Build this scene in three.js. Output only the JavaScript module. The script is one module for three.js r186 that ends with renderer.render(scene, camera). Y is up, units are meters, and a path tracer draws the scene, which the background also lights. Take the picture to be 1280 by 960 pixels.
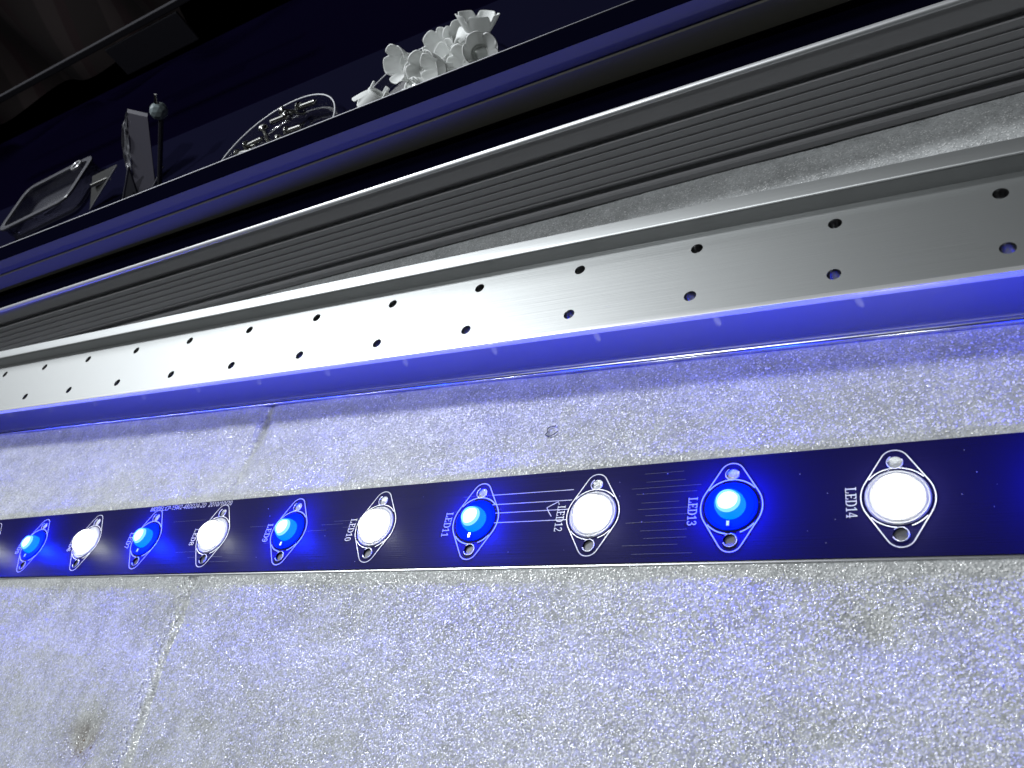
import * as THREE from 'three';
import { mergeGeometries, toCreasedNormals } from 'three/addons/utils/BufferGeometryUtils.js';
import { RoundedBoxGeometry } from 'three/addons/geometries/RoundedBoxGeometry.js';
import { TextGeometry } from 'three/addons/geometries/TextGeometry.js';
import { FontLoader } from 'three/addons/loaders/FontLoader.js';
import { RectAreaLightUniformsLib } from 'three/addons/lights/RectAreaLightUniformsLib.js';

// One working unit is the spacing of the diodes on the board: 40 mm.
const U = 0.04;
const scene = new THREE.Scene();
scene.background = new THREE.Color(0x000000);
const camera = new THREE.PerspectiveCamera(51.24, 4 / 3, 0.01, 20);
camera.position.set(0, 4.7885 * U, 0);
camera.up.set(0.1298, 0.5677, -0.813);
camera.lookAt(-0.48492 * 5, 4.7885 * U - 0.67882 * 5, -0.55142 * 5);
camera.focus = 0.27; camera.userData.focus = 0.27; camera.userData.fStop = 34;
const renderer = new THREE.WebGLRenderer({ antialias: true });
renderer.toneMapping = THREE.LinearToneMapping;
renderer.toneMappingExposure = 1;
renderer.shadowMap.enabled = true;
RectAreaLightUniformsLib.init();

const BLUE_POWER = 12.5 * U * U, WHITE_POWER = 1.0 * U * U;   // candela of one diode
const LAMPS = [
  { name: 'ceiling_lamp', label: 'square white work lamp hanging above the bench', at: [-0.86, 1.05, -0.62], to: [-0.14, 0, -0.14], w: 0.16, h: 0.16, power: 122, glow: 12 },
  { name: 'ceiling_lamp', label: 'small round-cornered lamp above the front of the bench', at: [-0.42, 1.15, -0.02], to: [-0.14, 0, -0.14], w: 0.07, h: 0.07, power: 270, glow: 12 },
  { name: 'wall_lamp', label: 'wide white light panel standing left behind the bench', at: [-1.1, 0.72, -1.05], to: [-0.2, 0, -0.16], w: 1.2, h: 0.6, power: 1.2, glow: 0.4 },
];

// ---------------------------------------------------------------- helpers
let seed = 7;
const rnd = () => { seed = (seed * 1664525 + 1013904223) >>> 0; return seed / 4294967296; };
const rr = (a, b) => a + (b - a) * rnd();
const used = {};
function numbered(n) { if (!(n in used)) { used[n] = 0; return n; } used[n]++; return n + '_' + String(used[n]).padStart(3, '0'); }
function tag(o, label, category, group) {
  if (label) o.userData.label = label;
  if (category) o.userData.category = category;
  if (group) o.userData.group = group;
  return o;
}
// geometry is written in units and scaled to metres here
function obj(name, geos, m, parent = scene) {
  let g = Array.isArray(geos) ? (geos.length > 1 ? mergeGeometries(geos.map(q => { const t = q.index ? q.toNonIndexed() : q.clone(); for (const k of Object.keys(t.attributes)) if (!['position', 'normal', 'uv'].includes(k)) t.deleteAttribute(k); return t; })) : geos[0]) : geos;
  if (!g.userData.scaled) { g.scale(U, U, U); g.userData.scaled = true; }
  const o = new THREE.Mesh(g, m);
  o.name = parent === scene ? numbered(name) : name;
  o.castShadow = o.receiveShadow = true;
  parent.add(o);
  return o;
}
function thing(name, label, category, [x, y, z] = [0, 0, 0], turn = 0, group) {
  const o = new THREE.Group(); o.name = numbered(name);
  o.position.set(x * U, y * U, z * U); o.rotation.y = turn;
  scene.add(o);
  return tag(o, label, category, group);
}
const V = (x, y, z) => new THREE.Vector3(x, y, z);
// a profile [[z, y], ...] drawn along x
function prism(pts, x0, x1, crease = 0.5) {
  let area = 0;
  for (let i = 0; i < pts.length; i++) { const a = pts[i], b = pts[(i + 1) % pts.length]; area += a[0] * b[1] - b[0] * a[1]; }
  if (area < 0) pts = pts.slice().reverse();
  const P = [], T = [];
  let s = 0;
  const quad = (a, b, c, d, ua, ub, uc, ud) => { P.push(...a, ...b, ...c, ...a, ...c, ...d); T.push(...ua, ...ub, ...uc, ...ua, ...uc, ...ud); };
  for (let i = 0; i < pts.length; i++) {
    const a = pts[i], b = pts[(i + 1) % pts.length], l = Math.hypot(a[0] - b[0], a[1] - b[1]);
    quad([x0, a[1], a[0]], [x0, b[1], b[0]], [x1, b[1], b[0]], [x1, a[1], a[0]], [x0, s], [x0, s + l], [x1, s + l], [x1, s]);
    s += l;
  }
  const tri = THREE.ShapeUtils.triangulateShape(pts.map(p => new THREE.Vector2(p[0], p[1])), []);
  for (const [i, j, k] of tri) {
    const a = pts[i], b = pts[j], c = pts[k];
    P.push(x1, a[1], a[0], x1, c[1], c[0], x1, b[1], b[0]); P.push(x0, a[1], a[0], x0, b[1], b[0], x0, c[1], c[0]);
    for (let q = 0; q < 6; q++) T.push(0, 0);
  }
  // wind so that faces look outwards
  const g = new THREE.BufferGeometry();
  for (let i = 0; i < P.length; i += 9) for (let k = 0; k < 3; k++) { const t = P[i + 3 + k]; P[i + 3 + k] = P[i + 6 + k]; P[i + 6 + k] = t; }
  for (let i = 0; i < T.length; i += 6) for (let k = 0; k < 2; k++) { const t = T[i + 2 + k]; T[i + 2 + k] = T[i + 4 + k]; T[i + 4 + k] = t; }
  g.setAttribute('position', new THREE.Float32BufferAttribute(P, 3));
  g.setAttribute('uv', new THREE.Float32BufferAttribute(T, 2));
  g.computeVertexNormals();
  return toCreasedNormals(g, crease);
}
function arc(cz, cy, r, a0, a1, n) { const o = []; for (let i = 0; i <= n; i++) { const a = a0 + (a1 - a0) * i / n; o.push([cz + r * Math.cos(a), cy + r * Math.sin(a)]); } return o; }
function tube(pts, r, seg = 24, rad = 8, closed = false) { return new THREE.TubeGeometry(new THREE.CatmullRomCurve3(pts.map(p => V(...p)), closed), seg, r, rad, closed); }
function bar(a, b, r, rad = 12, r2 = r) {
  const A = V(...a), B = V(...b), d = B.clone().sub(A), g = new THREE.CylinderGeometry(r2, r, d.length(), rad);
  g.translate(0, d.length() / 2, 0);
  g.applyQuaternion(new THREE.Quaternion().setFromUnitVectors(V(0, 1, 0), d.normalize())); g.translate(...a);
  return g;
}
// a thin printed line on the plane y
function ribbon(pts, w, y, closed = false) {
  const P = [], n = pts.length, L = [];
  for (let i = 0; i < n; i++) {
    const a = pts[closed ? (i - 1 + n) % n : Math.max(0, i - 1)], b = pts[closed ? (i + 1) % n : Math.min(n - 1, i + 1)];
    const dx = b[0] - a[0], dz = b[1] - a[1], l = Math.hypot(dx, dz) || 1;
    L.push([[pts[i][0] - dz / l * w / 2, pts[i][1] + dx / l * w / 2], [pts[i][0] + dz / l * w / 2, pts[i][1] - dx / l * w / 2]]);
  }
  for (let i = 0; i < (closed ? n : n - 1); i++) {
    const [a, b] = L[i], [d, c] = L[(i + 1) % n];
    P.push(a[0], y, a[1], d[0], y, d[1], c[0], y, c[1], a[0], y, a[1], c[0], y, c[1], b[0], y, b[1]);
  }
  const g = new THREE.BufferGeometry();
  g.setAttribute('position', new THREE.Float32BufferAttribute(P, 3));
  g.setAttribute('uv', new THREE.Float32BufferAttribute(new Float32Array(P.length / 3 * 2), 2));
  g.computeVertexNormals();
  if (g.attributes.normal.getY(0) < 0) { for (let i = 0; i < P.length; i += 9) for (let k = 0; k < 3; k++) { const t = P[i + 3 + k]; P[i + 3 + k] = P[i + 6 + k]; P[i + 6 + k] = t; } g.setAttribute('position', new THREE.Float32BufferAttribute(P, 3)); g.computeVertexNormals(); }
  return g;
}
// value noise that wraps
function noiseField(n) { const a = new Float32Array(n * n); for (let i = 0; i < a.length; i++) a[i] = rnd(); return (x, y) => { const xi = Math.floor(x), yi = Math.floor(y), fx = x - xi, fy = y - yi, sx = fx * fx * (3 - 2 * fx), sy = fy * fy * (3 - 2 * fy), m = (p, q) => a[((q % n + n) % n) * n + ((p % n + n) % n)]; return (m(xi, yi) * (1 - sx) + m(xi + 1, yi) * sx) * (1 - sy) + (m(xi, yi + 1) * (1 - sx) + m(xi + 1, yi + 1) * sx) * sy; }; }
function tex(w, h, f, srgb = false) {
  const d = new Uint8Array(w * h * 4);
  for (let y = 0; y < h; y++) for (let x = 0; x < w; x++) { const c = f(x, y), i = (y * w + x) * 4; d[i] = c[0]; d[i + 1] = c[1]; d[i + 2] = c[2]; d[i + 3] = 255; }
  const t = new THREE.DataTexture(d, w, h); t.wrapS = t.wrapT = THREE.RepeatWrapping; t.magFilter = THREE.LinearFilter; t.minFilter = THREE.LinearMipmapLinearFilter; t.generateMipmaps = true;
  if (srgb) t.colorSpace = THREE.SRGBColorSpace;
  t.needsUpdate = true; return t;
}
const std = (c, r, m = 0, extra = {}) => new THREE.MeshPhysicalMaterial({ color: new THREE.Color().setRGB(...c), roughness: r, metalness: m, ...extra });

// ---------------------------------------------------------------- lamps outside the frame
for (const L of LAMPS) {
  const t = thing(L.name, L.label, 'lamp'); t.position.set(...L.at); t.lookAt(...L.to);
  const g = new RoundedBoxGeometry((L.w + 0.04) / U, (L.h + 0.04) / U, 0.03 / U, 2, 0.008 / U); g.translate(0, 0, -0.018 / U);
  obj('housing', g, std([0.6, 0.6, 0.6], 0.5), t);
  const p = new THREE.PlaneGeometry(L.w / U, L.h / U);
  obj('diffuser', p, std([0.5, 0.5, 0.5], 0.6, 0, { emissive: new THREE.Color(1, 1, 1), emissiveIntensity: L.glow }), t);
  const a = new THREE.RectAreaLight(new THREE.Color().setRGB(0.92, 0.97, 1), L.power, L.w, L.h); a.position.set(0, 0, 0.004); a.rotation.y = Math.PI; t.add(a);
}

// ---------------------------------------------------------------- foam texture: closed cells, each with its own tilt and gloss
function foamMaps(N, C) {
  const px = new Float32Array(C * C), py = new Float32Array(C * C), tx = new Float32Array(C * C), ty = new Float32Array(C * C), gl = new Float32Array(C * C), co = new Float32Array(C * C);
  for (let i = 0; i < C * C; i++) { px[i] = rnd(); py[i] = rnd(); const a = rnd() * 6.283, k = Math.sqrt(rnd()) * 0.22; tx[i] = Math.cos(a) * k; ty[i] = Math.sin(a) * k; gl[i] = rnd(); co[i] = rnd(); }
  const s = C / N, nrm = new Uint8Array(N * N * 4), rou = new Uint8Array(N * N * 4), col = new Uint8Array(N * N * 4);
  const big = noiseField(24), mid = noiseField(96);
  for (let y = 0; y < N; y++) for (let x = 0; x < N; x++) {
    const fx = x * s, fy = y * s, cx = Math.floor(fx), cy = Math.floor(fy);
    let d1 = 9, d2 = 9, id = 0, ox = 0, oy = 0;
    for (let j = -1; j <= 1; j++) for (let i = -1; i <= 1; i++) {
      const gx = cx + i, gy = cy + j, k = ((gy + C) % C) * C + ((gx + C) % C), dx = gx + px[k] - fx, dy = gy + py[k] - fy, d = dx * dx + dy * dy;
      if (d < d1) { d2 = d1; d1 = d; id = k; ox = dx; oy = dy; } else if (d < d2) d2 = d;
    }
    const e = Math.min(1, (Math.sqrt(d2) - Math.sqrt(d1)) * 2.2), i4 = (y * N + x) * 4;
    let nx = tx[id] - ox * 0.3, ny = ty[id] - oy * 0.3; const l = Math.hypot(nx, ny, 1);
    nrm[i4] = 127.5 + 127.5 * nx / l; nrm[i4 + 1] = 127.5 + 127.5 * ny / l; nrm[i4 + 2] = 127.5 + 127.5 / l; nrm[i4 + 3] = 255;
    const r = gl[id] < 0.6 ? 0.07 + 0.1 * gl[id] : 0.3 + 0.5 * gl[id]; rou[i4] = rou[i4 + 1] = rou[i4 + 2] = 255 * r; rou[i4 + 3] = 255;
    const b = 0.86 + 0.1 * co[id] - 0.1 * (1 - e) * (co[id]) + 0.1 * (big(x * 24 / N, y * 24 / N) - 0.5) + 0.08 * (mid(x * 96 / N, y * 96 / N) - 0.5);
    col[i4] = 236 * b; col[i4 + 1] = 238 * b; col[i4 + 2] = 240 * b; col[i4 + 3] = 255;
  }
  return [nrm, rou, col].map((d, k) => { const t = new THREE.DataTexture(d, N, N); t.wrapS = t.wrapT = THREE.RepeatWrapping; t.magFilter = THREE.LinearFilter; t.minFilter = THREE.LinearMipmapLinearFilter; t.generateMipmaps = true; if (k === 2) t.colorSpace = THREE.SRGBColorSpace; t.needsUpdate = true; return t; });
}
const [foamN, foamR, foamC] = foamMaps(2048, 270);
const foamMat = std([0.8, 0.8, 0.79], 1, 0, { vertexColors: true, normalMap: foamN, roughnessMap: foamR, map: foamC, normalScale: new THREE.Vector2(1, 1), specularIntensity: 1, ior: 1.56 });

// ---------------------------------------------------------------- bench and foam
const benchMat = std([0.0015, 0.001, 0.006], 0.8, 0, { specularIntensity: 0 });
{
  const g = new THREE.BoxGeometry(60, 1, 24); g.translate(-14, -0.72, -4);
  const b = obj('bench_top', g, benchMat); b.userData.kind = 'structure';
}
const low = noiseField(64), low2 = noiseField(64);
function foamHeight(x, z) {
  let h = (low(x * 1.3 + 40, z * 1.3 + 40) - 0.5) * 0.016 + (low2(x * 4 + 60, z * 4 + 60) - 0.5) * 0.007 + (low(x * 11 + 90, z * 11 + 90) - 0.5) * 0.005;
  for (const [cx, cz, r, d] of [[-0.55, -1.72, 0.16, 0.024], [-0.2, -1.86, 0.1, 0.012], [-7.11, -0.63, 0.2, 0.05], [-0.9, -1.1, 0.25, 0.02], [-3.6, -1.2, 0.4, 0.02]]) { const q = ((x - cx) ** 2 + (z - cz) ** 2) / (r * r); h -= d * Math.exp(-q); }
  const near = Math.exp(-Math.pow((z + 2.53) / 0.7, 4)); h = h * (1 - 0.7 * near) + (z > -2.53 ? 0.05 : 0.06) * near;
  return h;
}
function foamSheet(name, label, edgeX, dir, farX) {       // dir: +1 runs to the right of edgeX, -1 to the left
  const z0 = 1.2, z1 = -6.9, nz = 260, nx = 260, T = 0.2, K = [], P = [], T2 = [], I = [];
  const edge = z => edgeX + 0.035 * Math.sin(z * 2.1 + 1) + (low(z * 3 + 20, 8) - 0.5) * 0.05 + (z > -1.5 ? (z + 1.5) * 0.11 : 0);
  for (let j = 0; j <= nz; j++) for (let i = 0; i <= nx; i++) {
    const z = z0 + (z1 - z0) * j / nz, e = edge(z);
    const u = i / nx, s = u < 0.45 ? 1.2 * Math.pow(u / 0.45, 1.3) : 1.2 + (Math.abs(farX - e) - 1.2) * (u - 0.45) / 0.55;
    const x = e + dir * s;
    // the cut edge rounds over
    const open = Math.min(1, Math.max(0.06, (z + 2.9) / 0.8)); const fall = s < 0.3 ? open * (dir > 0 ? 0.004 : 0.055) * Math.pow(1 - s / 0.3, 1.8) + open * (s < 0.012 ? 0.012 * (1 - s / 0.012) : 0) + 0.05 * Math.max(0, 1 - s / 0.12) * Math.exp(-Math.pow((z + 3.85) / 0.35, 2)) : 0;
    P.push(x, foamHeight(x, z) - fall, z); T2.push(x / 3.7, z / 3.7);
    const st = Math.min(1, 1.5 * Math.exp(-((x + 7.11) ** 2 / 0.05 + (z + 0.63) ** 2 / 0.03)) * (0.25 + 1.1 * low(x * 14 + 300, z * 14 + 300))); K.push(1 - 0.4 * st, 1 - 0.44 * st, 1 - 0.47 * st);
  }
  const base = P.length / 3;
  for (let j = 0; j <= nz; j++) for (let i = 0; i <= 1; i++) { const z = z0 + (z1 - z0) * j / nz, x = i ? farX : edge(z); K.push(1, 1, 1); P.push(x, -T, z); T2.push(x / 3.7, z / 3.7 + 0.1); }
  for (let j = 0; j < nz; j++) {
    for (let i = 0; i < nx; i++) { const a = j * (nx + 1) + i, b = a + 1, c = a + nx + 1, d = c + 1; dir > 0 ? I.push(a, b, d, a, d, c) : I.push(a, d, b, a, c, d); }
    const a = j * (nx + 1), c = a + nx + 1, b = base + j * 2, d = b + 2; dir > 0 ? I.push(a, c, d, a, d, b) : I.push(a, d, c, a, b, d);
    const a2 = a + nx, c2 = c + nx, b2 = b + 1, d2 = d + 1; dir > 0 ? I.push(a2, d2, c2, a2, b2, d2) : I.push(a2, c2, d2, a2, d2, b2);
  }
  const g = new THREE.BufferGeometry(); g.setAttribute('position', new THREE.Float32BufferAttribute(P, 3)); g.setAttribute('uv', new THREE.Float32BufferAttribute(T2, 2)); g.setAttribute('color', new THREE.Float32BufferAttribute(K, 3)); g.setIndex(I); g.computeVertexNormals();
  return tag(obj(name, g, foamMat), label, 'foam sheet');
}
const sheetRight = foamSheet('foam_sheet', 'large white foam sheet under the right part of the lit strip', -6.42, 1, 3.2);
const sheetLeft = foamSheet('foam_sheet', 'white foam sheet at far left with a small brown stain', -6.422, -1, -18);
// glossy skins of single cells that stand a little proud of the sheets
{
  const g = new THREE.SphereGeometry(0.06, 7, 3, 0, Math.PI * 2, 0, 0.2); g.translate(0, -0.0592, 0); g.scale(U, U, U);
  const skin = std([0.82, 0.82, 0.82], 0.13, 0, { ior: 1.55 });
  const mats = [[], []], q = new THREE.Quaternion(), q2 = new THREE.Quaternion(), up = V(0, 1, 0);
  for (let i = 0; i < 400000 && mats[0].length + mats[1].length < 130000; i++) {
    const x = rr(-13, 1.4), z = rr(-5.9, 0.3), d = Math.hypot(x, 4.8, z), keep = rnd(), tilt = rr(0, 0.33), az = rnd() * 6.283, sp = rnd() * 6.283, s = rr(0.35, 0.85), st = rr(0.45, 1);
    if (Math.abs(x + 6.4) < 0.07 || keep > Math.pow(4.9 / d, 3) || (z > -2.93 && z < -2.12) || (z < -3.75 + 0.0484 * x && z > -4.8 + 0.0484 * x)) continue;
    q.setFromAxisAngle(V(Math.cos(az), 0, Math.sin(az)), tilt); q2.setFromAxisAngle(up, sp); q.multiply(q2);
    mats[x > -6.4 ? 0 : 1].push(new THREE.Matrix4().compose(V(x * U, (foamHeight(x, z) + rr(0.0, 0.004)) * U, z * U), q, V(s, s * 0.9, s * st)));
  }
  [sheetRight, sheetLeft].forEach((p, k) => { const m = new THREE.InstancedMesh(g, skin, mats[k].length); mats[k].forEach((a, i) => m.setMatrixAt(i, a)); m.name = 'foam_cells'; m.userData.kind = 'stuff'; m.castShadow = m.receiveShadow = true; p.add(m); });
}
// brown stain: matter rubbed into the foam of the left sheet
{
  const P = [], K = 10;
  const fl = [];
  for (let i = 0; i < K; i++) { const a = rnd() * 6.283, r = 0.13 * Math.sqrt(-Math.log(1 - rnd() * 0.9)), x = -7.11 + r * Math.cos(a) * 1.1, z = -0.63 + r * Math.sin(a), s = rr(0.005, 0.014); const g = new THREE.IcosahedronGeometry(s, 0); g.scale(1, 0.3, rr(0.6, 1.4)); g.rotateY(rnd() * 6); g.translate(x, foamHeight(x, z) + 0.002, z); fl.push(g); }
  const o = tag(obj('dirt_stain', fl, std([0.24, 0.19, 0.15], 0.9)), 'small brown dirt stain on the foam at bottom left', 'stain'); 
}
{
  const pts = [[-2.885, -3.372], [-2.94, -3.366], [-2.958, -3.345], [-2.95, -3.315], [-2.962, -3.297], [-2.945, -3.275], [-2.915, -3.273], [-2.885, -3.287], [-2.855, -3.312]].map(([x, z]) => [x, foamHeight(x, z) + 0.016, z]);
  tag(obj('loose_thread', tube(pts, 0.0042, 50, 6), std([0.03, 0.03, 0.035], 0.7)), 'tiny curled dark thread on the foam above the lit strip', 'thread');
}

// ---------------------------------------------------------------- the lit strip
const metalStreak = (() => { const a = noiseField(256), b = noiseField(64); return tex(512, 512, (x, y) => { const v = 0.5 * a(x / 64, y / 2) + 0.3 * a(x / 128 + 40, y / 6) + 0.2 * b(x / 100, y / 24); const k = Math.max(0, Math.min(255, 255 * v)); return [k, k, k]; }); })();
const streakR = metalStreak.clone(); streakR.needsUpdate = true;
metalStreak.repeat.set(0.25, 1.6); streakR.repeat.set(0.25, 1.6);
const boardMat = std([0.007, 0.006, 0.042], 0.45, 0, { specularIntensity: 0.08, bumpMap: metalStreak, bumpScale: 0.00004 });
const coreMat = std([0.75, 0.75, 0.78], 0.35, 1);
const inkMat = std([0.5, 0.5, 0.5], 0.6);
const faintLineMat = std([0.07, 0.07, 0.09], 0.6);
const SX = -0.416, SZ = -2.527, BT = 0.07;
const serif = await new FontLoader().loadAsync('fonts/droid/droid_serif_regular.typeface.json');
const sans = await new FontLoader().loadAsync('fonts/droid/droid_sans_regular.typeface.json');
const strip = thing('led_strip', 'long black circuit board strip with glowing blue and white diodes', 'LED strip', [0, 0, 0]);
{
  const x0 = -14.2, x1 = 1.75, zf = -2.147, zb = -2.906;
  obj('metal_core', prism([[zf + 0.014, 0.0], [zf + 0.014, 0.058], [zf + 0.002, 0.058], [zf + 0.002, 0.046], [zb, 0.046], [zb, 0.0]], x0, x1), coreMat, strip);
  const shape = new THREE.Shape(); shape.moveTo(x0, -zf - 0.001); shape.lineTo(x1, -zf - 0.001); shape.lineTo(x1, -zb); shape.lineTo(x0, -zb); shape.closePath();
  for (let n = 1; n <= 15; n++) for (const s of [-1, 1]) { const x = SX + (n - 14), z = SZ + s * 0.243; const h = new THREE.Path(); h.absarc(x, -z, 0.044, 0, Math.PI * 2, true); shape.holes.push(h); }
  const g = new THREE.ExtrudeGeometry(shape, { depth: 0.022, bevelEnabled: false, curveSegments: 20 }); g.rotateX(-Math.PI / 2); g.translate(0, 0.0475, 0);
  obj('board', g, boardMat, strip);
}
// outline of one diode: a lozenge with rounded tips round a circle
function lozenge(r, rt, d) {
  const o = [], b = Math.asin((r - rt) / d);
  for (let i = 0; i <= 16; i++) { const a = -b + (2 * b) * i / 16; o.push([r * Math.cos(a), r * Math.sin(a)]); }
  for (let i = 0; i <= 14; i++) { const a = b + (Math.PI - 2 * b) * i / 14; o.push([rt * Math.cos(a), d + rt * Math.sin(a)]); }
  for (let i = 0; i <= 16; i++) { const a = Math.PI - b + 2 * b * i / 16; o.push([r * Math.cos(a), r * Math.sin(a)]); }
  for (let i = 0; i <= 14; i++) { const a = Math.PI + b + (Math.PI - 2 * b) * i / 14; o.push([rt * Math.cos(a), -d + rt * Math.sin(a)]); }
  return o;
}
const circ = (cx, cz, r, a0, a1, n) => { const o = []; for (let i = 0; i <= n; i++) { const a = a0 + (a1 - a0) * i / n; o.push([cx + r * Math.cos(a), cz + r * Math.sin(a)]); } return o; };
const shift = (p, x, z) => p.map(q => [q[0] + x, q[1] + z]);
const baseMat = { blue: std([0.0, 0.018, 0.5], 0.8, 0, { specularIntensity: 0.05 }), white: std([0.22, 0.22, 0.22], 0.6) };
const emis = (r, g, b) => std([0.02, 0.02, 0.02], 0.9, 0, { specularIntensity: 0.1, emissive: new THREE.Color().setRGB(r, g, b), emissiveIntensity: 1 });
const chipMat = { blue: emis(1.6, 2.2, 9), white: emis(4, 4.2, 4.2) };
const domeMat = { blue: emis(0.3, 0.9, 4.5), white: emis(2.2, 2.3, 2.3) };
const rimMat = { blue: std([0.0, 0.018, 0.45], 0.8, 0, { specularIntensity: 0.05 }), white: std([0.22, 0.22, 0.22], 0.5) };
const glowRingMat = emis(0.0, 0.28, 3);  // added ring whose glow stands for the outer halo of the blue diode
const leadMat = std([0.8, 0.8, 0.78], 0.3, 0.6);
const lathe = (pts, n = 32) => new THREE.LatheGeometry(pts.map(p => new THREE.Vector2(p[0], p[1])), n);
const ringGeo = {}, LG = {};
for (const kind of ['blue', 'white']) {
  const k = kind === 'blue' ? 1 : 1.3;
  LG[kind] = {
    base: new THREE.CylinderGeometry(kind === 'blue' ? 0.17 : 0.178, kind === 'blue' ? 0.175 : 0.182, 0.008, 40).translate(0, 0.0045, 0),
    chip: lathe([[0, 0.116], [0.03 * k, 0.114], [0.054 * k, 0.104], [0.068 * k, 0.08], [0.07 * k, 0.03]].map(p => [p[0], p[1]]).reverse()),
    lens: lathe(kind === 'blue' ? [[0.072, 0.008], [0.084, 0.012], [0.084, 0.06], [0.079, 0.085], [0.07, 0.107]] : [[0.08, 0.03], [0.13, 0.03], [0.128, 0.06], [0.11, 0.09], [0.08, 0.112], [0.05, 0.122]]),
    glowRing: lathe([[0.084, 0.008], [0.1, 0.01], [0.1, 0.045], [0.094, 0.068], [0.083, 0.082]]),
    rim: lathe(kind === 'blue' ? [[0.155, 0.0088], [0.178, 0.002], [0.178, 0.003], [0.157, 0.0095]] : [[0.155, 0.0088], [0.185, 0.002], [0.185, 0.004], [0.157, 0.011]]),
    lead: new THREE.BoxGeometry(0.018, 0.006, 0.034).translate(-0.01, 0.028, 0.135),
  };
}
for (let n = 1; n <= 15; n++) {
  const kind = n % 2 ? 'blue' : 'white', x = SX + (n - 14), g = LG[kind];
  const led = obj('led', g.base, baseMat[kind], strip); led.position.set(x * U, BT * U, SZ * U);
  led.userData.label = kind === 'blue' ? 'blue glowing diode' : 'white glowing diode';
  obj('chip', g.chip, chipMat[kind], led); obj('lens', g.lens, domeMat[kind], led); obj('lens_rim', g.rim, rimMat[kind], led);
  if (kind === 'blue') { obj('glow_ring', g.glowRing, glowRingMat, led); obj('lead', g.lead, leadMat, led); }
  const p = new THREE.PointLight(kind === 'blue' ? new THREE.Color().setRGB(0.0015, 0.016, 1) : new THREE.Color().setRGB(0.95, 1, 0.98), kind === 'blue' ? BLUE_POWER : WHITE_POWER, 0, 2);
  p.shadow.radius = 0.075; p.castShadow = true; p.position.set(0, 0.068 * U, 0); led.add(p);
  // white print: outline, body circle with gaps
  const y = BT + 0.0035, w = 0.0075, lines = [ribbon(shift(lozenge(0.205, 0.082, 0.243), x, SZ), w, y, true)];
  lines.push(ribbon(circ(x, SZ, 0.199, -2.45, -0.7, 26), w, y), ribbon(circ(x, SZ, 0.199, 0.7, 1.25, 12), w, y), ribbon(circ(x, SZ, 0.199, 1.66, 2.45, 14), w, y));
  obj('printed_outline', lines, inkMat, strip);
  for (const s of [-1, 1]) {
    const rim = new THREE.TorusGeometry(0.045, 0.004, 6, 28, s < 0 ? 4.6 : 5.2); rim.rotateX(Math.PI / 2); rim.rotateY(s < 0 ? 0.4 : 2.4); rim.translate(x, BT + 0.001, SZ + s * 0.243);
    obj('hole_floor', new THREE.CylinderGeometry(0.043, 0.043, 0.004, 20).translate(x, 0.05, SZ + s * 0.243), std([0.12, 0.12, 0.13], 0.5, 0.5), strip);
    obj('screw_hole', rim, std([0.5, 0.5, 0.55], 0.3, 0.7), strip);
  }
  const t = new TextGeometry('LED' + n, { font: serif, size: 0.062, depth: 0.001, curveSegments: 3, bevelEnabled: false });
  t.computeBoundingBox(); const bw = t.boundingBox.max.x; t.scale(0.21 / bw * (n > 9 ? 1 : 0.86), 1.02, 1); t.rotateX(-Math.PI / 2); t.rotateY(-Math.PI / 2); t.translate(x - 0.292, BT + 0.0025, SZ - 0.085);
  obj('printed_number', t, inkMat, strip);
}
{
  const t = new TextGeometry('MODEL:CP-15W2-48DD24-2D  2010/10/20', { font: sans, size: 0.05, depth: 0.001, curveSegments: 3, bevelEnabled: false });
  t.computeBoundingBox(); t.scale(1.235 / t.boundingBox.max.x, 1, 1); t.rotateX(-Math.PI / 2); t.translate(-7.57, BT + 0.0025, -2.846);
  obj('printed_text', t, inkMat, strip);
  const ln = [[-3.312, -2.741, -2.6, -2.739], [-3.292, -2.656, -2.6, -2.653], [-3.275, -2.581, -2.62, -2.578], [-3.256, -2.499, -2.62, -2.493]];
  obj('printed_line', ln.map(l => ribbon([[l[0], l[1]], [l[2], l[3]]], 0.0055, BT + 0.003)), std([0.5, 0.5, 0.55], 0.6), strip);
  obj('printed_arrow', [ribbon([[-2.8, -2.6], [-2.71, -2.645], [-2.7, -2.62]], 0.007, BT + 0.0045), ribbon([[-2.8, -2.6], [-2.775, -2.56], [-2.75, -2.525]], 0.007, BT + 0.0045)], std([0.5, 0.5, 0.55], 0.6), strip);
  const sc = [];
  for (let i = 0; i < 12; i++) { const z = -2.82 + i * 0.055 + rr(-0.01, 0.01); sc.push(ribbon([[-2.1 + rr(-0.1, 0.1), z], [-1.68 + rr(-0.1, 0.06), z]], 0.0025, BT + 0.0025)); }
  for (let i = 0; i < 14; i++) { const a = -7.1 + i * rr(0.2, 0.3), z = -2.8 + rnd() * 0.55; sc.push(ribbon([[a, z], [a + rr(0.2, 0.5), z]], 0.002, BT + 0.002)); }
  for (const q of sc) obj('faint_line', q, faintLineMat, strip);  // faint thin grey lines running along the board
  const dust = [];
  for (let i = 0; i < 40; i++) { const g = new THREE.IcosahedronGeometry(rr(0.0012, 0.0035), 0); g.translate(rr(-6, 1), BT + 0.003, rr(-2.88, -2.18)); dust.push(g); }
  const d = obj('dust', dust, std([0.35, 0.35, 0.35], 0.9), strip); d.userData.kind = 'stuff';
}

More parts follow.
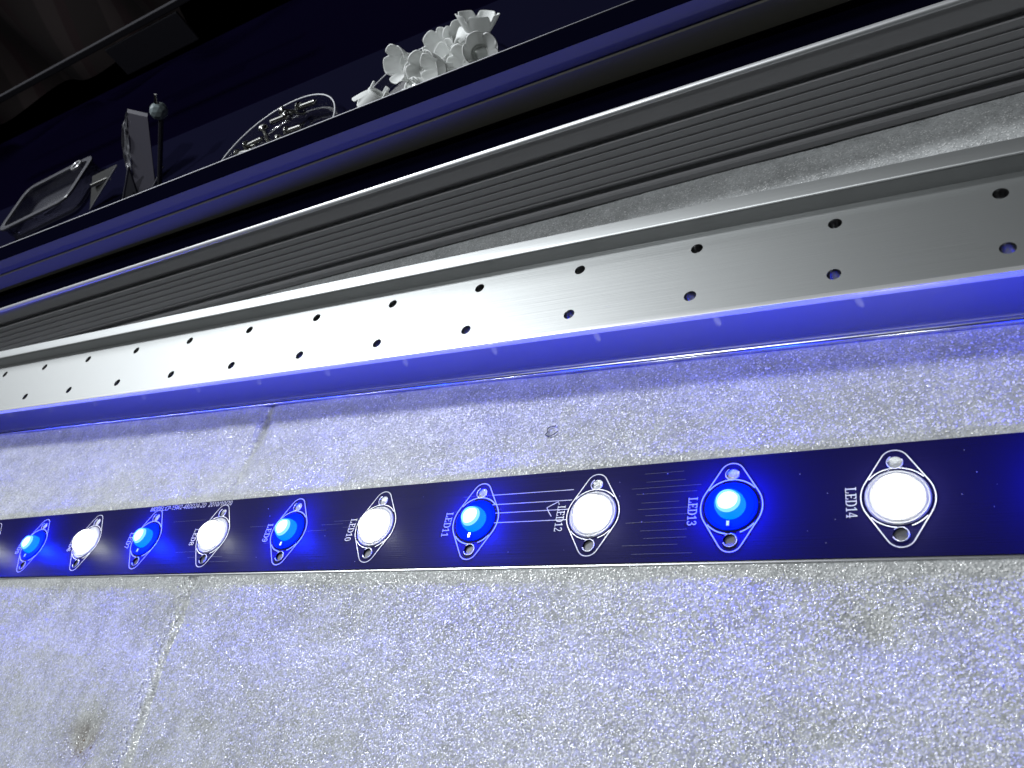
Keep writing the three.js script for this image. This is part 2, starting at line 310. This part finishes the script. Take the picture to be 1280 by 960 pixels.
// ---------------------------------------------------------------- silver channel
const aluMat = std([0.5, 0.51, 0.51], 0.48, 1, { bumpMap: metalStreak, bumpScale: 0.00002 });
const aluSmooth = std([0.66, 0.67, 0.67], 0.26, 1);
const trayMat = std([0.52, 0.52, 0.53], 0.5, 0.95);
const paleEdge = std([0.66, 0.66, 0.67], 0.42, 0.6);  // pale metal; on the heatsink edge this colour carries the highlight
const holeMat = std([0.35, 0.35, 0.36], 0.3, 1);
const ch = thing('aluminium_channel', 'silver aluminium profile with two rows of threaded holes', 'profile', [0, 0, 0], -0.0484);
{
  const x0 = -15, x1 = 2.6, H = 0.542, rows = [-4.419, -3.941];
  const shape = new THREE.Shape(); shape.moveTo(x0, 3.785); shape.lineTo(x1, 3.785); shape.lineTo(x1, 4.588); shape.lineTo(x0, 4.588); shape.closePath();
  const holes = []; for (let i = -1; i <= 14; i++) for (const r of rows) holes.push([0.1646 - i, r]);
  for (const [x, z] of holes) { const h = new THREE.Path(); h.absarc(x, -z, 0.047, 0, Math.PI * 2, true); shape.holes.push(h); }
  const g = new THREE.ExtrudeGeometry(shape, { depth: 0.055, bevelEnabled: false, curveSegments: 24 }); g.rotateX(-Math.PI / 2); g.translate(0, H - 0.055, 0);
  obj('drilled_plate', g, aluMat, ch);
  obj('front_edge', prism([[-3.785, H - 0.055], ...arc(-3.752, H - 0.047, 0.008, -Math.PI / 2, 0, 4), ...arc(-3.754, H - 0.01, 0.01, 0, Math.PI / 2, 5), [-3.785, H]], x0, x1, 0.4), paleEdge, ch);
  obj('back_wall', prism([[-4.5885, 0.0], ...arc(-4.6135, 0.67, 0.025, 0, Math.PI / 2, 5), [-4.735, 0.695], [-4.75, 0.68], [-4.75, 0.0]], x0, x1, 0.3), aluMat, ch);
  // inner tray: lip in front, curving up to the back below the plate
  const c = []; for (let i = 0; i <= 20; i++) { const u = i / 20; c.push([-3.8 - 0.46 * u, 0.055 + 0.43 * Math.pow(u, 1.36)]); }
  const under = c.slice().reverse().map(p => [p[0], p[1] - 0.035]);
  obj('inner_tray', prism([...c, ...under], x0, x1, 0.8), trayMat, ch);
  obj('front_lip', prism([[-3.8, 0.0], ...arc(-3.787, 0.03, 0.026, -Math.PI / 2, Math.PI / 2, 8), [-3.8, 0.056]], x0, x1, 0.6), aluSmooth, ch);
  const tp = []; for (let i = 0; i <= 10; i++) tp.push([i % 2 ? 0.0395 : 0.0465, -0.13 + 0.12 * i / 10]);
  const tg = lathe(tp, 20);
  const threadMat = holeMat.clone(); threadMat.side = THREE.DoubleSide; const cappedThread = mergeGeometries([tg.toNonIndexed(), new THREE.CircleGeometry(0.0465, 20).rotateX(-Math.PI / 2).translate(0, -0.13, 0).toNonIndexed()]);  // closing disc added under the back row so its holes stay dark
  for (const [x, z] of holes) { const o = obj('threaded_hole', z < -4.2 ? cappedThread : tg, threadMat, ch); o.position.set(x * U, (H + 0.004) * U, z * U); }
}

// ---------------------------------------------------------------- ribbed heatsink and the housing behind it
const anod = std([0.32, 0.315, 0.325], 0.6, 0.0, { specularIntensity: 0.4, bumpMap: metalStreak, bumpScale: 0.00001 });
const blackTop = std([0.0015, 0.0015, 0.006], 0.6, 0, { specularIntensity: 0 });
const hs = thing('ribbed_heatsink', 'dark ribbed aluminium heatsink bar with a pale top edge coloured as its highlight', 'heatsink', [0, 0, 0], 0.0089);
{
  const x0 = -19, x1 = 5, f = -6.02;
  obj('top_cover', prism([[f - 0.0305, 0.958], [f - 0.33, 0.958], [f - 0.33, 0.9], [f - 0.0305, 0.9]], x0, x1), blackTop, hs);
  obj('highlight_edge', prism([[f - 0.03, 0.962], [f - 0.018, 0.96], [f - 0.004, 0.953], [f + 0.006, 0.943], [f + 0.01, 0.93], [f + 0.01, 0.92], [f - 0.03, 0.92]], x0, x1, 0.9), paleEdge, hs);  // strip made paler than the body to stand for the edge highlight
  const prof = [[f - 0.33, 0.895], [f - 0.02, 0.895], [f, 0.919], [f, 0.735], [f - 0.05, 0.72], [f - 0.05, 0.66], [f, 0.645]];
  for (let i = 0; i < 5; i++) { const y = 0.645 - i * 0.088; prof.push([f, y - 0.055], [f - 0.013, y - 0.064], [f - 0.013, y - 0.08], [f, y - 0.088]); }
  prof.push([f, 0.19], [f - 0.07, 0.175], [f - 0.07, 0.115], [f + 0.012, 0.1], [f + 0.022, 0.08], [f + 0.02, 0.03], [f, 0.0], [f - 0.33, 0.0]);
  obj('ribbed_body', prof.length && prism(prof, x0, x1, 0.2), anod, hs);
}
const ho = thing('lamp_housing', 'black lamp housing bar with a grooved grey side behind the heatsink', 'housing', [0, 0, 0], 0.0089);
{
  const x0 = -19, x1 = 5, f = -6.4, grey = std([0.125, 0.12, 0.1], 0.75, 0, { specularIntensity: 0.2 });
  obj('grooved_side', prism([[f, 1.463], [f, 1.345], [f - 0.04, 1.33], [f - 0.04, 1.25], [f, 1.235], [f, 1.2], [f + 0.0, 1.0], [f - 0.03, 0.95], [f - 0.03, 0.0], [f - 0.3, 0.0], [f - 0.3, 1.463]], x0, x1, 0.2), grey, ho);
  obj('top_cover', prism([[f - 0.002, 1.4635], [f - 0.002, 1.475], [f - 0.33, 1.475], [f - 0.33, 1.4635]], x0, x1), blackTop, ho);
  obj('rear_edge', prism([[f - 0.331, 1.44], [f - 0.331, 1.483], [f - 0.343, 1.483], [f - 0.343, 1.44]], x0, x1), std([0.5, 0.5, 0.55], 0.35, 0.8), ho);
}
const panel = thing('black_panel', 'wide black acrylic panel holding the small dishes behind the housing', 'panel', [0, 0, 0]);
{
  obj('sheet', prism([[-6.9, -0.2], [-6.9, 0.745], [-6.91, 0.75], [-9.5, 0.75], [-9.51, 0.74], [-9.51, -0.2]], -20, 4, 0.2), std([0.005, 0.005, 0.015], 0.6, 0, { specularIntensity: 0 }), panel);
}

// ---------------------------------------------------------------- dishes, screws and lens holders
const clear = new THREE.MeshPhysicalMaterial({ color: 0xffffff, roughness: 0.08, transmission: 1, thickness: 0, ior: 1.45 });
function dish(label, x, z, r) {
  const t = thing('clear_dish', label, 'dish', [x, 0.752, z]);
  obj('bowl', lathe([[0, 0.012], [r * 0.93, 0.012], [r * 0.97, 0.04], [r * 0.985, 0.19]], 72), clear, t);
  obj('rim', new THREE.TorusGeometry(r * 0.985, 0.0085, 8, 96).rotateX(Math.PI / 2).translate(0, 0.196, 0), std([0.85, 0.85, 0.9], 0.25), t);
  return t;
}
dish('clear round dish holding a few small metal screws', -7.32, -7.6, 1.03);
dish('clear round dish heaped with white lens holders', -4.93, -7.66, 1.01);
const steel = std([0.55, 0.55, 0.53], 0.22, 1);
function screw(label, at, dir, len) {
  const t = thing('screw', label, 'screw', at, 0, 'screws in the clear dish');
  const head = lathe([[0, 0.062], [0.03, 0.06], [0.058, 0.045], [0.072, 0.02], [0.075, 0], [0.035, 0]].reverse(), 20);
  const P = [[0.036, 0.002]]; const n = Math.round(len / 0.02); for (let i = 0; i <= n; i++) P.push([i % 2 ? 0.032 : 0.04, -len * i / n]); P.push([0, -len - 0.004]);
  const shank = lathe(P.reverse(), 14);
  const q = new THREE.Quaternion().setFromUnitVectors(V(0, -1, 0), V(...dir).normalize());
  const slot = new THREE.BoxGeometry(0.09, 0.012, 0.014).translate(0, 0.058, 0);
  const h = obj('head', head, steel, t); obj('shank', shank, steel, t); const s2 = obj('slot', slot, std([0.05, 0.05, 0.05], 0.5), h);
  t.quaternion.copy(q); return t;
}
const SC = [
  ['screw at the far left end of the screw dish', [-8.17, 0.86, -7.93], [0.9, 0.0, 0.15], 0.3],
  ['second screw from the left in the screw dish', [-7.98, 0.9, -7.98], [0.95, 0.03, -0.05], 0.28],
  ['screw standing with its head up left of the dish middle', [-7.72, 0.95, -8.16], [-0.2, -0.9, 0.3], 0.2],
  ['screw lying in the middle of the screw dish', [-7.3, 0.97, -8.22], [-0.85, -0.05, -0.1], 0.32],
  ['screw behind the middle one in the screw dish', [-7.42, 0.98, -8.36], [0.5, -0.35, -0.15], 0.3],
  ['screw at the right end of the screw dish with its shank pointing right', [-7.16, 0.94, -8.38], [0.95, 0.02, 0.1], 0.3],
  ['screw closest to the dark housing in the screw dish', [-7.21, 0.9, -7.95], [0.95, 0.0, 0.05], 0.24],
  ['screw lying crosswise close to the dark housing in the screw dish', [-7.36, 0.88, -7.86], [-0.7, -0.1, 0.3], 0.24],
];
for (const a of SC) screw(...a);

const holderMat = std([0.95, 0.96, 0.95], 0.6, 0, { transmission: 0.3, thickness: 0, side: THREE.DoubleSide });
function petalBowl(r0, r1, h, n, twist) {
  const nu = 120, nv = 10, P = [], I = [];
  const half = (off) => {
    const b = P.length / 3;
    for (let j = 0; j <= nv; j++) for (let i = 0; i <= nu; i++) {
      const v = j / nv, a = i / nu * Math.PI * 2, ph = (a * n / (Math.PI * 2)) % 1, notch = Math.pow(Math.abs(Math.cos(ph * Math.PI)), 24);
      const r = r0 + (r1 - r0) * Math.pow(v, 0.8) + off - 0.02 * v * Math.pow(Math.abs(Math.cos(ph * Math.PI)), 6), y = h * v * (1 - 0.3 * notch * v) ;
      P.push(r * Math.cos(a), y, r * Math.sin(a));
    }
    for (let j = 0; j < nv; j++) for (let i = 0; i < nu; i++) { const a = b + j * (nu + 1) + i, c = a + nu + 1; off ? I.push(a, c, a + 1, a + 1, c, c + 1) : I.push(a, a + 1, c, a + 1, c + 1, c); }
  };
  half(0.012); half(0);
  const m = (nv + 1) * (nu + 1), top = nv * (nu + 1);
  for (let i = 0; i < nu; i++) { const a = top + i, c = a + m; I.push(a, c, a + 1, a + 1, c, c + 1); }
  const g = new THREE.BufferGeometry(); g.setAttribute('position', new THREE.Float32BufferAttribute(P, 3)); g.setAttribute('uv', new THREE.Float32BufferAttribute(new Float32Array(P.length / 3 * 2), 2)); g.setIndex(I); g.computeVertexNormals(); return g;
}
const proto = thing('lens_holder', '', 'lens holder', [0, 0, 0], 0, 'white lens holders heaped in the clear dish');
{
  obj('petal_cup', petalBowl(0.09, 0.2, 0.17, 5, 0), holderMat, proto);
  obj('lens', lathe([[0.0, 0.05], [0.05, 0.045], [0.085, 0.02], [0.09, 0.0], [0, 0]].reverse(), 28), std([0.8, 0.82, 0.8], 0.15, 0, { transmission: 0.5, thickness: 0 }), proto);
  obj('base_ring', new THREE.TorusGeometry(0.1, 0.02, 10, 36).rotateX(Math.PI / 2), holderMat, proto);
  const legs = []; for (let i = 0; i < 3; i++) { const a = i * 2.094; legs.push(new RoundedBoxGeometry(0.05, 0.09, 0.022, 2, 0.008).translate(0, -0.05, 0.1).rotateY(a)); }
  for (const l of legs) obj('leg', l, holderMat, proto);
}
const HOLD = [
  ['white lens holder lying on its side at the left end of the heap', [-5.15, 1.28, -7.2], [-0.6, -0.35, 0.35], 1.1, 0.2],
  ['white lens holder standing high on the left of the heap, open to the left', [-4.93, 1.27, -7.68], [-0.35, 0.6, 0.7], 1.0, 0.9],
  ['white lens holder facing forward in the middle of the heap', [-4.62, 1.2, -7.5], [0.1, 0.62, 0.8], 0.95, 0.1],
  ['white lens holder at the back of the heap leaning right', [-4.6, 1.14, -7.95], [0.2, 0.75, 0.5], 0.9, 0.5],
  ['white lens holder low in the middle of the heap beside the dark housing', [-4.36, 1.24, -7.32], [-0.5, 0.5, 0.6], 0.95, 1.3],
  ['white lens holder turned to show its ring, right of the middle', [-4.22, 1.21, -7.7], [0.3, -0.3, -0.9], 0.9, 0.4],
  ['tallest white lens holder on the right of the heap', [-4.02, 1.24, -7.78], [0.35, 0.8, -0.35], 1.15, 0.7],
  ['white lens holder at the right end of the heap near the housing', [-3.9, 1.22, -7.36], [0.45, 0.5, 0.55], 0.9, 0.2],
  ['white lens holder upside down at the lower left of the heap', [-4.76, 1.22, -7.25], [0.1, -0.8, -0.3], 0.9, 0.9],
  ['white lens holder squeezed between the left pair of the heap', [-4.78, 1.12, -7.55], [0.5, 0.6, 0.6], 0.9, 2.1],
  ['white lens holder low on the left showing its round base ring', [-4.82, 1.08, -7.28], [-0.25, -0.55, -0.8], 0.95, 0.4],
  ['white lens holder lying flat under the middle of the heap', [-4.55, 1.02, -7.4], [0.3, 0.9, 0.35], 0.95, 1.7],
  ['white lens holder behind the ring near the right end of the heap', [-4.15, 1.08, -7.5], [-0.3, 0.7, 0.65], 0.95, 0.9],
  ['white lens holder against the far rim right of the middle', [-4.38, 1.13, -7.98], [0.55, 0.65, 0.5], 0.9, 1.1],
  ['white lens holder between the ring and the middle of the heap', [-4.42, 1.1, -7.72], [-0.2, 0.8, 0.4], 0.85, 0.3],
];
HOLD.forEach(([label, at, dir, s, spin], i) => {
  const o = i ? proto.clone() : proto;
  if (i) { o.name = numbered('lens_holder'); scene.add(o); }
  o.userData = { ...proto.userData, label };
  o.position.set(at[0] * U, at[1] * U, at[2] * U);
  o.quaternion.setFromUnitVectors(V(0, 1, 0), V(...dir).normalize()).multiply(new THREE.Quaternion().setFromAxisAngle(V(0, 1, 0), spin));
  o.scale.setScalar(s);
});

// ---------------------------------------------------------------- clutter at the left end of the panel
function solid(pts, faces) { const P = []; for (const f of faces) for (let i = 1; i < f.length - 1; i++) P.push(...pts[f[0]], ...pts[f[i]], ...pts[f[i + 1]]); const g = new THREE.BufferGeometry(); g.setAttribute('position', new THREE.Float32BufferAttribute(P, 3)); g.setAttribute('uv', new THREE.Float32BufferAttribute(new Float32Array(P.length / 3 * 2), 2)); g.computeVertexNormals(); return g; }
{
  const t = thing('wrapped_card', 'grey card standing upright in crumpled clear wrapping', 'card', [-10.4, 0.752, -8.2]);
  const F = [[0.16, 0.9, -0.61], [0.54, 0.76, -0.5], [0.16, 0.0, 0.02], [-0.32, 0.0, 0.06]], K = F.map(([x, y, z]) => [x - 0.05, y + 0.01, z - 0.1]);
  const pts = [...F, ...K], fc = [[0, 3, 2, 1], [4, 5, 6, 7], [0, 1, 5, 4], [1, 2, 6, 5], [2, 3, 7, 6], [3, 0, 4, 7]];
  const g = solid(pts, fc);
  const cm = std([0.05, 0.047, 0.065], 0.55, 0, { side: THREE.DoubleSide }); obj('card', g, cm, t);
  // crumpled film along the left edge
  const P = [], I = [], nu = 30, nv = 8, fr = noiseField(32);
  for (let j = 0; j <= nv; j++) for (let i = 0; i <= nu; i++) {
    const u = i / nu, v = j / nv, a = [F[0][0] + (F[3][0] - F[0][0]) * u, F[0][1] + (F[3][1] - F[0][1]) * u, F[0][2] + (F[3][2] - F[0][2]) * u];
    const bulge = 0.17 * Math.sin(Math.PI * Math.pow(u, 0.7)) + 0.02; const n1 = (fr(u * 14, v * 5) - 0.5) * 0.06;
    P.push(a[0] - bulge * v + n1, a[1] + 0.0 + n1 * 0.8, a[2] - 0.03 * v + n1 + 0.01);
  }
  for (let j = 0; j < nv; j++) for (let i = 0; i < nu; i++) { const a = j * (nu + 1) + i, c = a + nu + 1; I.push(a, a + 1, c, a + 1, c + 1, c); }
  const fg = new THREE.BufferGeometry(); fg.setAttribute('position', new THREE.Float32BufferAttribute(P, 3)); fg.setIndex(I); fg.computeVertexNormals();
  obj('clear_film', fg, std([0.3, 0.3, 0.33], 0.2, 0.0, { side: THREE.DoubleSide, transmission: 0.55, thickness: 0 }), t);
}
{
  const t = thing('knob_post', 'thin metal post with a round glass knob on top', 'post', [-9.19, 1.66, -8.34]);
  const kg = new THREE.IcosahedronGeometry(0.13, 1); kg.scale(1, 0.95, 1); 
  obj('knob', kg, std([0.2, 0.24, 0.25], 0.12, 0, { flatShading: true }), t);
  obj('tip', bar([0.05, 0.09, -0.02], [0.13, 0.2, -0.05], 0.035, 10, 0.02), steel, t);
  obj('stem', bar([-0.03, -0.08, 0.02], [-0.82, -0.9, 0.34], 0.035, 10, 0.035), std([0.08, 0.08, 0.1], 0.25, 0.8), t);
}
tag(obj('wire', bar([-9.7, 1.01, -8.1], [-10.27, 0.755, -8.11], 0.011, 8), std([0.4, 0.4, 0.45], 0.3, 0.8)), 'short straight wire leaning beside the upright grey card', 'wire');
{
  const t = thing('angle_bracket', 'thin grey triangular bracket leaning beside the clear case', 'bracket', [-11.3, 0.752, -8.3]);
  const A = [0.7, 0.478, 0.07], B = [-0.58, 0.003, 0.1], C = [-0.26, 0.348, -0.17];
  const pts = [A, B, C, A.map((v, i) => v + [0.0, 0.015, -0.02][i]), B.map((v, i) => v + [0, 0.015, -0.02][i]), C.map((v, i) => v + [0, 0.015, -0.02][i])];
  obj('plate', solid(pts, [[0, 1, 2], [3, 5, 4], [0, 3, 4, 1], [1, 4, 5, 2], [2, 5, 3, 0]]), std([0.12, 0.12, 0.12], 0.4, 0.5, { side: THREE.DoubleSide }), t);
  obj('edge_strip', bar(A, B, 0.012, 8), std([0.5, 0.5, 0.55], 0.3, 0.8), t);
  obj('pin', bar([0.3, 0.33, 0.03], [-0.22, 0.3, -0.02], 0.03, 12), steel, t);
}
{
  const t = thing('leaning_plate', 'small dark plate with a bright edge leaning against the upright card', 'plate', [-10.9, 0.752, -8.2]);
  const pts = [[0.5, 0.4, 0.0], [-0.1, 0.0, 0.05], [0.25, 0.0, 0.06], [0.52, 0.4, -0.02], [-0.08, 0.0, 0.03], [0.27, 0, 0.04]];
  obj('plate', solid(pts, [[0, 1, 2], [3, 5, 4], [0, 3, 4, 1], [1, 4, 5, 2], [2, 5, 3, 0]]), std([0.09, 0.09, 0.11], 0.45, 0.2, { side: THREE.DoubleSide }), t);
  obj('edge_strip', bar(pts[0], pts[1], 0.012, 8), std([0.5, 0.5, 0.55], 0.3, 0.8), t);
}
{
  const t = thing('clear_case', 'flat clear plastic case lying open at the far left', 'case', [-13.25, 0.752, -8.8], 0.12);
  const sh = (w, d, r) => { const s = new THREE.Shape(), a = w / 2, b = d / 2; s.moveTo(-a + r, -b); s.lineTo(a - r, -b); s.quadraticCurveTo(a, -b, a, -b + r); s.lineTo(a, b - r); s.quadraticCurveTo(a, b, a - r, b); s.lineTo(-a + r, b); s.quadraticCurveTo(-a, b, -a, b - r); s.lineTo(-a, -b + r); s.quadraticCurveTo(-a, -b, -a + r, -b); return s; };
  const wall = sh(1.8, 1.15, 0.25); wall.holes.push(new THREE.Path(sh(1.72, 1.07, 0.22).getPoints(8)));
  const smoky = std([0.4, 0.4, 0.5], 0.12, 0, { transmission: 0.88, thickness: 0 });
  obj('wall', new THREE.ExtrudeGeometry(wall, { depth: 0.24, bevelEnabled: false, curveSegments: 8 }).rotateX(-Math.PI / 2), smoky, t);
  const rim = sh(1.86, 1.21, 0.27); rim.holes.push(new THREE.Path(sh(1.7, 1.05, 0.22).getPoints(8)));
  obj('rim', new THREE.ExtrudeGeometry(rim, { depth: 0.02, bevelEnabled: true, bevelSize: 0.01, bevelThickness: 0.01, bevelSegments: 2, curveSegments: 8 }).rotateX(-Math.PI / 2).translate(0, 0.245, 0), std([0.07, 0.07, 0.085], 0.25), t);
  obj('floor', new THREE.ExtrudeGeometry(sh(1.7, 1.05, 0.22), { depth: 0.015, bevelEnabled: false, curveSegments: 8 }).rotateX(-Math.PI / 2).translate(0, 0.02, 0), std([0.3, 0.3, 0.36], 0.2, 0, { transmission: 0.85, thickness: 0 }), t);
  obj('clasp', [new THREE.TorusGeometry(0.1, 0.025, 8, 24).rotateX(Math.PI / 2).translate(0.6, 0.3, -0.4)], std([0.4, 0.4, 0.42], 0.25, 0.7), t);
}
for (const [a, b, label] of [[[-13.4, 0.8, -8.55], [-12.95, 0.83, -8.6], 'bright metal pin lying across the clear case'], [[-14.0, 0.8, -8.7], [-13.6, 0.8, -8.5], 'dim metal pin lying at the left end of the clear case']]) {
  tag(obj('pin', bar(a, b, 0.02, 10), std([0.45, 0.45, 0.45], 0.3, 0.9)), label, 'pin');
}
{
  const t = thing('bead_chain', 'short chain of tiny metal beads at the left edge', 'chain', [-14.4, 0.78, -8.6]);
  const b = new THREE.SphereGeometry(0.03, 12, 8);
  for (let i = 0; i < 11; i++) { const u = i / 10, o = obj('bead', b, std([0.25, 0.25, 0.3], 0.3, 0.8), t); o.position.set((-0.45 + 0.95 * u) * U, 0, (-0.25 + 0.62 * u + 0.05 * Math.sin(i)) * U); }
}

// ---------------------------------------------------------------- dim things beyond the bench
{
  const t = thing('back_rail', 'dark metal rail running along the back of the bench', 'rail', [-15, 1.56, -13]);
  obj('bar', new RoundedBoxGeometry(9, 0.13, 0.13, 2, 0.02), std([0.02, 0.019, 0.024], 0.7, 0, { specularIntensity: 0.4 }), t);
  obj('bracket', new RoundedBoxGeometry(2.2, 0.62, 0.06, 2, 0.02).translate(1.9, -0.42, 0.02), std([0.014, 0.013, 0.02], 0.7), t);
}
{
  const P = [], T = [], I = [], nx = 120, ny = 40, cn = noiseField(64);
  for (let j = 0; j <= ny; j++) for (let i = 0; i <= nx; i++) { const u = i / nx, v = j / ny, x = -26 + 12 * u + v * 1.5, y = 0.5 + 5 * v; P.push(x, y, -15.5 + 0.35 * Math.sin(x * 1.7 + v * 2) + 0.6 * (cn(x * 0.6 + 40, v * 2) - 0.5)); T.push(u, v); }
  for (let j = 0; j < ny; j++) for (let i = 0; i < nx; i++) { const a = j * (nx + 1) + i, c = a + nx + 1; I.push(a, a + 1, c, a + 1, c + 1, c); }
  const g = new THREE.BufferGeometry(); g.setAttribute('position', new THREE.Float32BufferAttribute(P, 3)); g.setAttribute('uv', new THREE.Float32BufferAttribute(T, 2)); g.setIndex(I); g.computeVertexNormals();
  const map = tex(256, 64, (x, y) => { const s = (x / 256 * 9 + 40) % 1, k = s < 0.3 ? [50, 40, 40] : s < 0.5 ? [38, 20, 23] : [32, 23, 23]; return k; }, true);
  tag(obj('hanging_cloth', g, std([1, 1, 1], 0.9, 0, { map, side: THREE.DoubleSide })), 'dim brown and grey folded cloth hanging beyond the bench', 'cloth');
}
renderer.render(scene, camera);
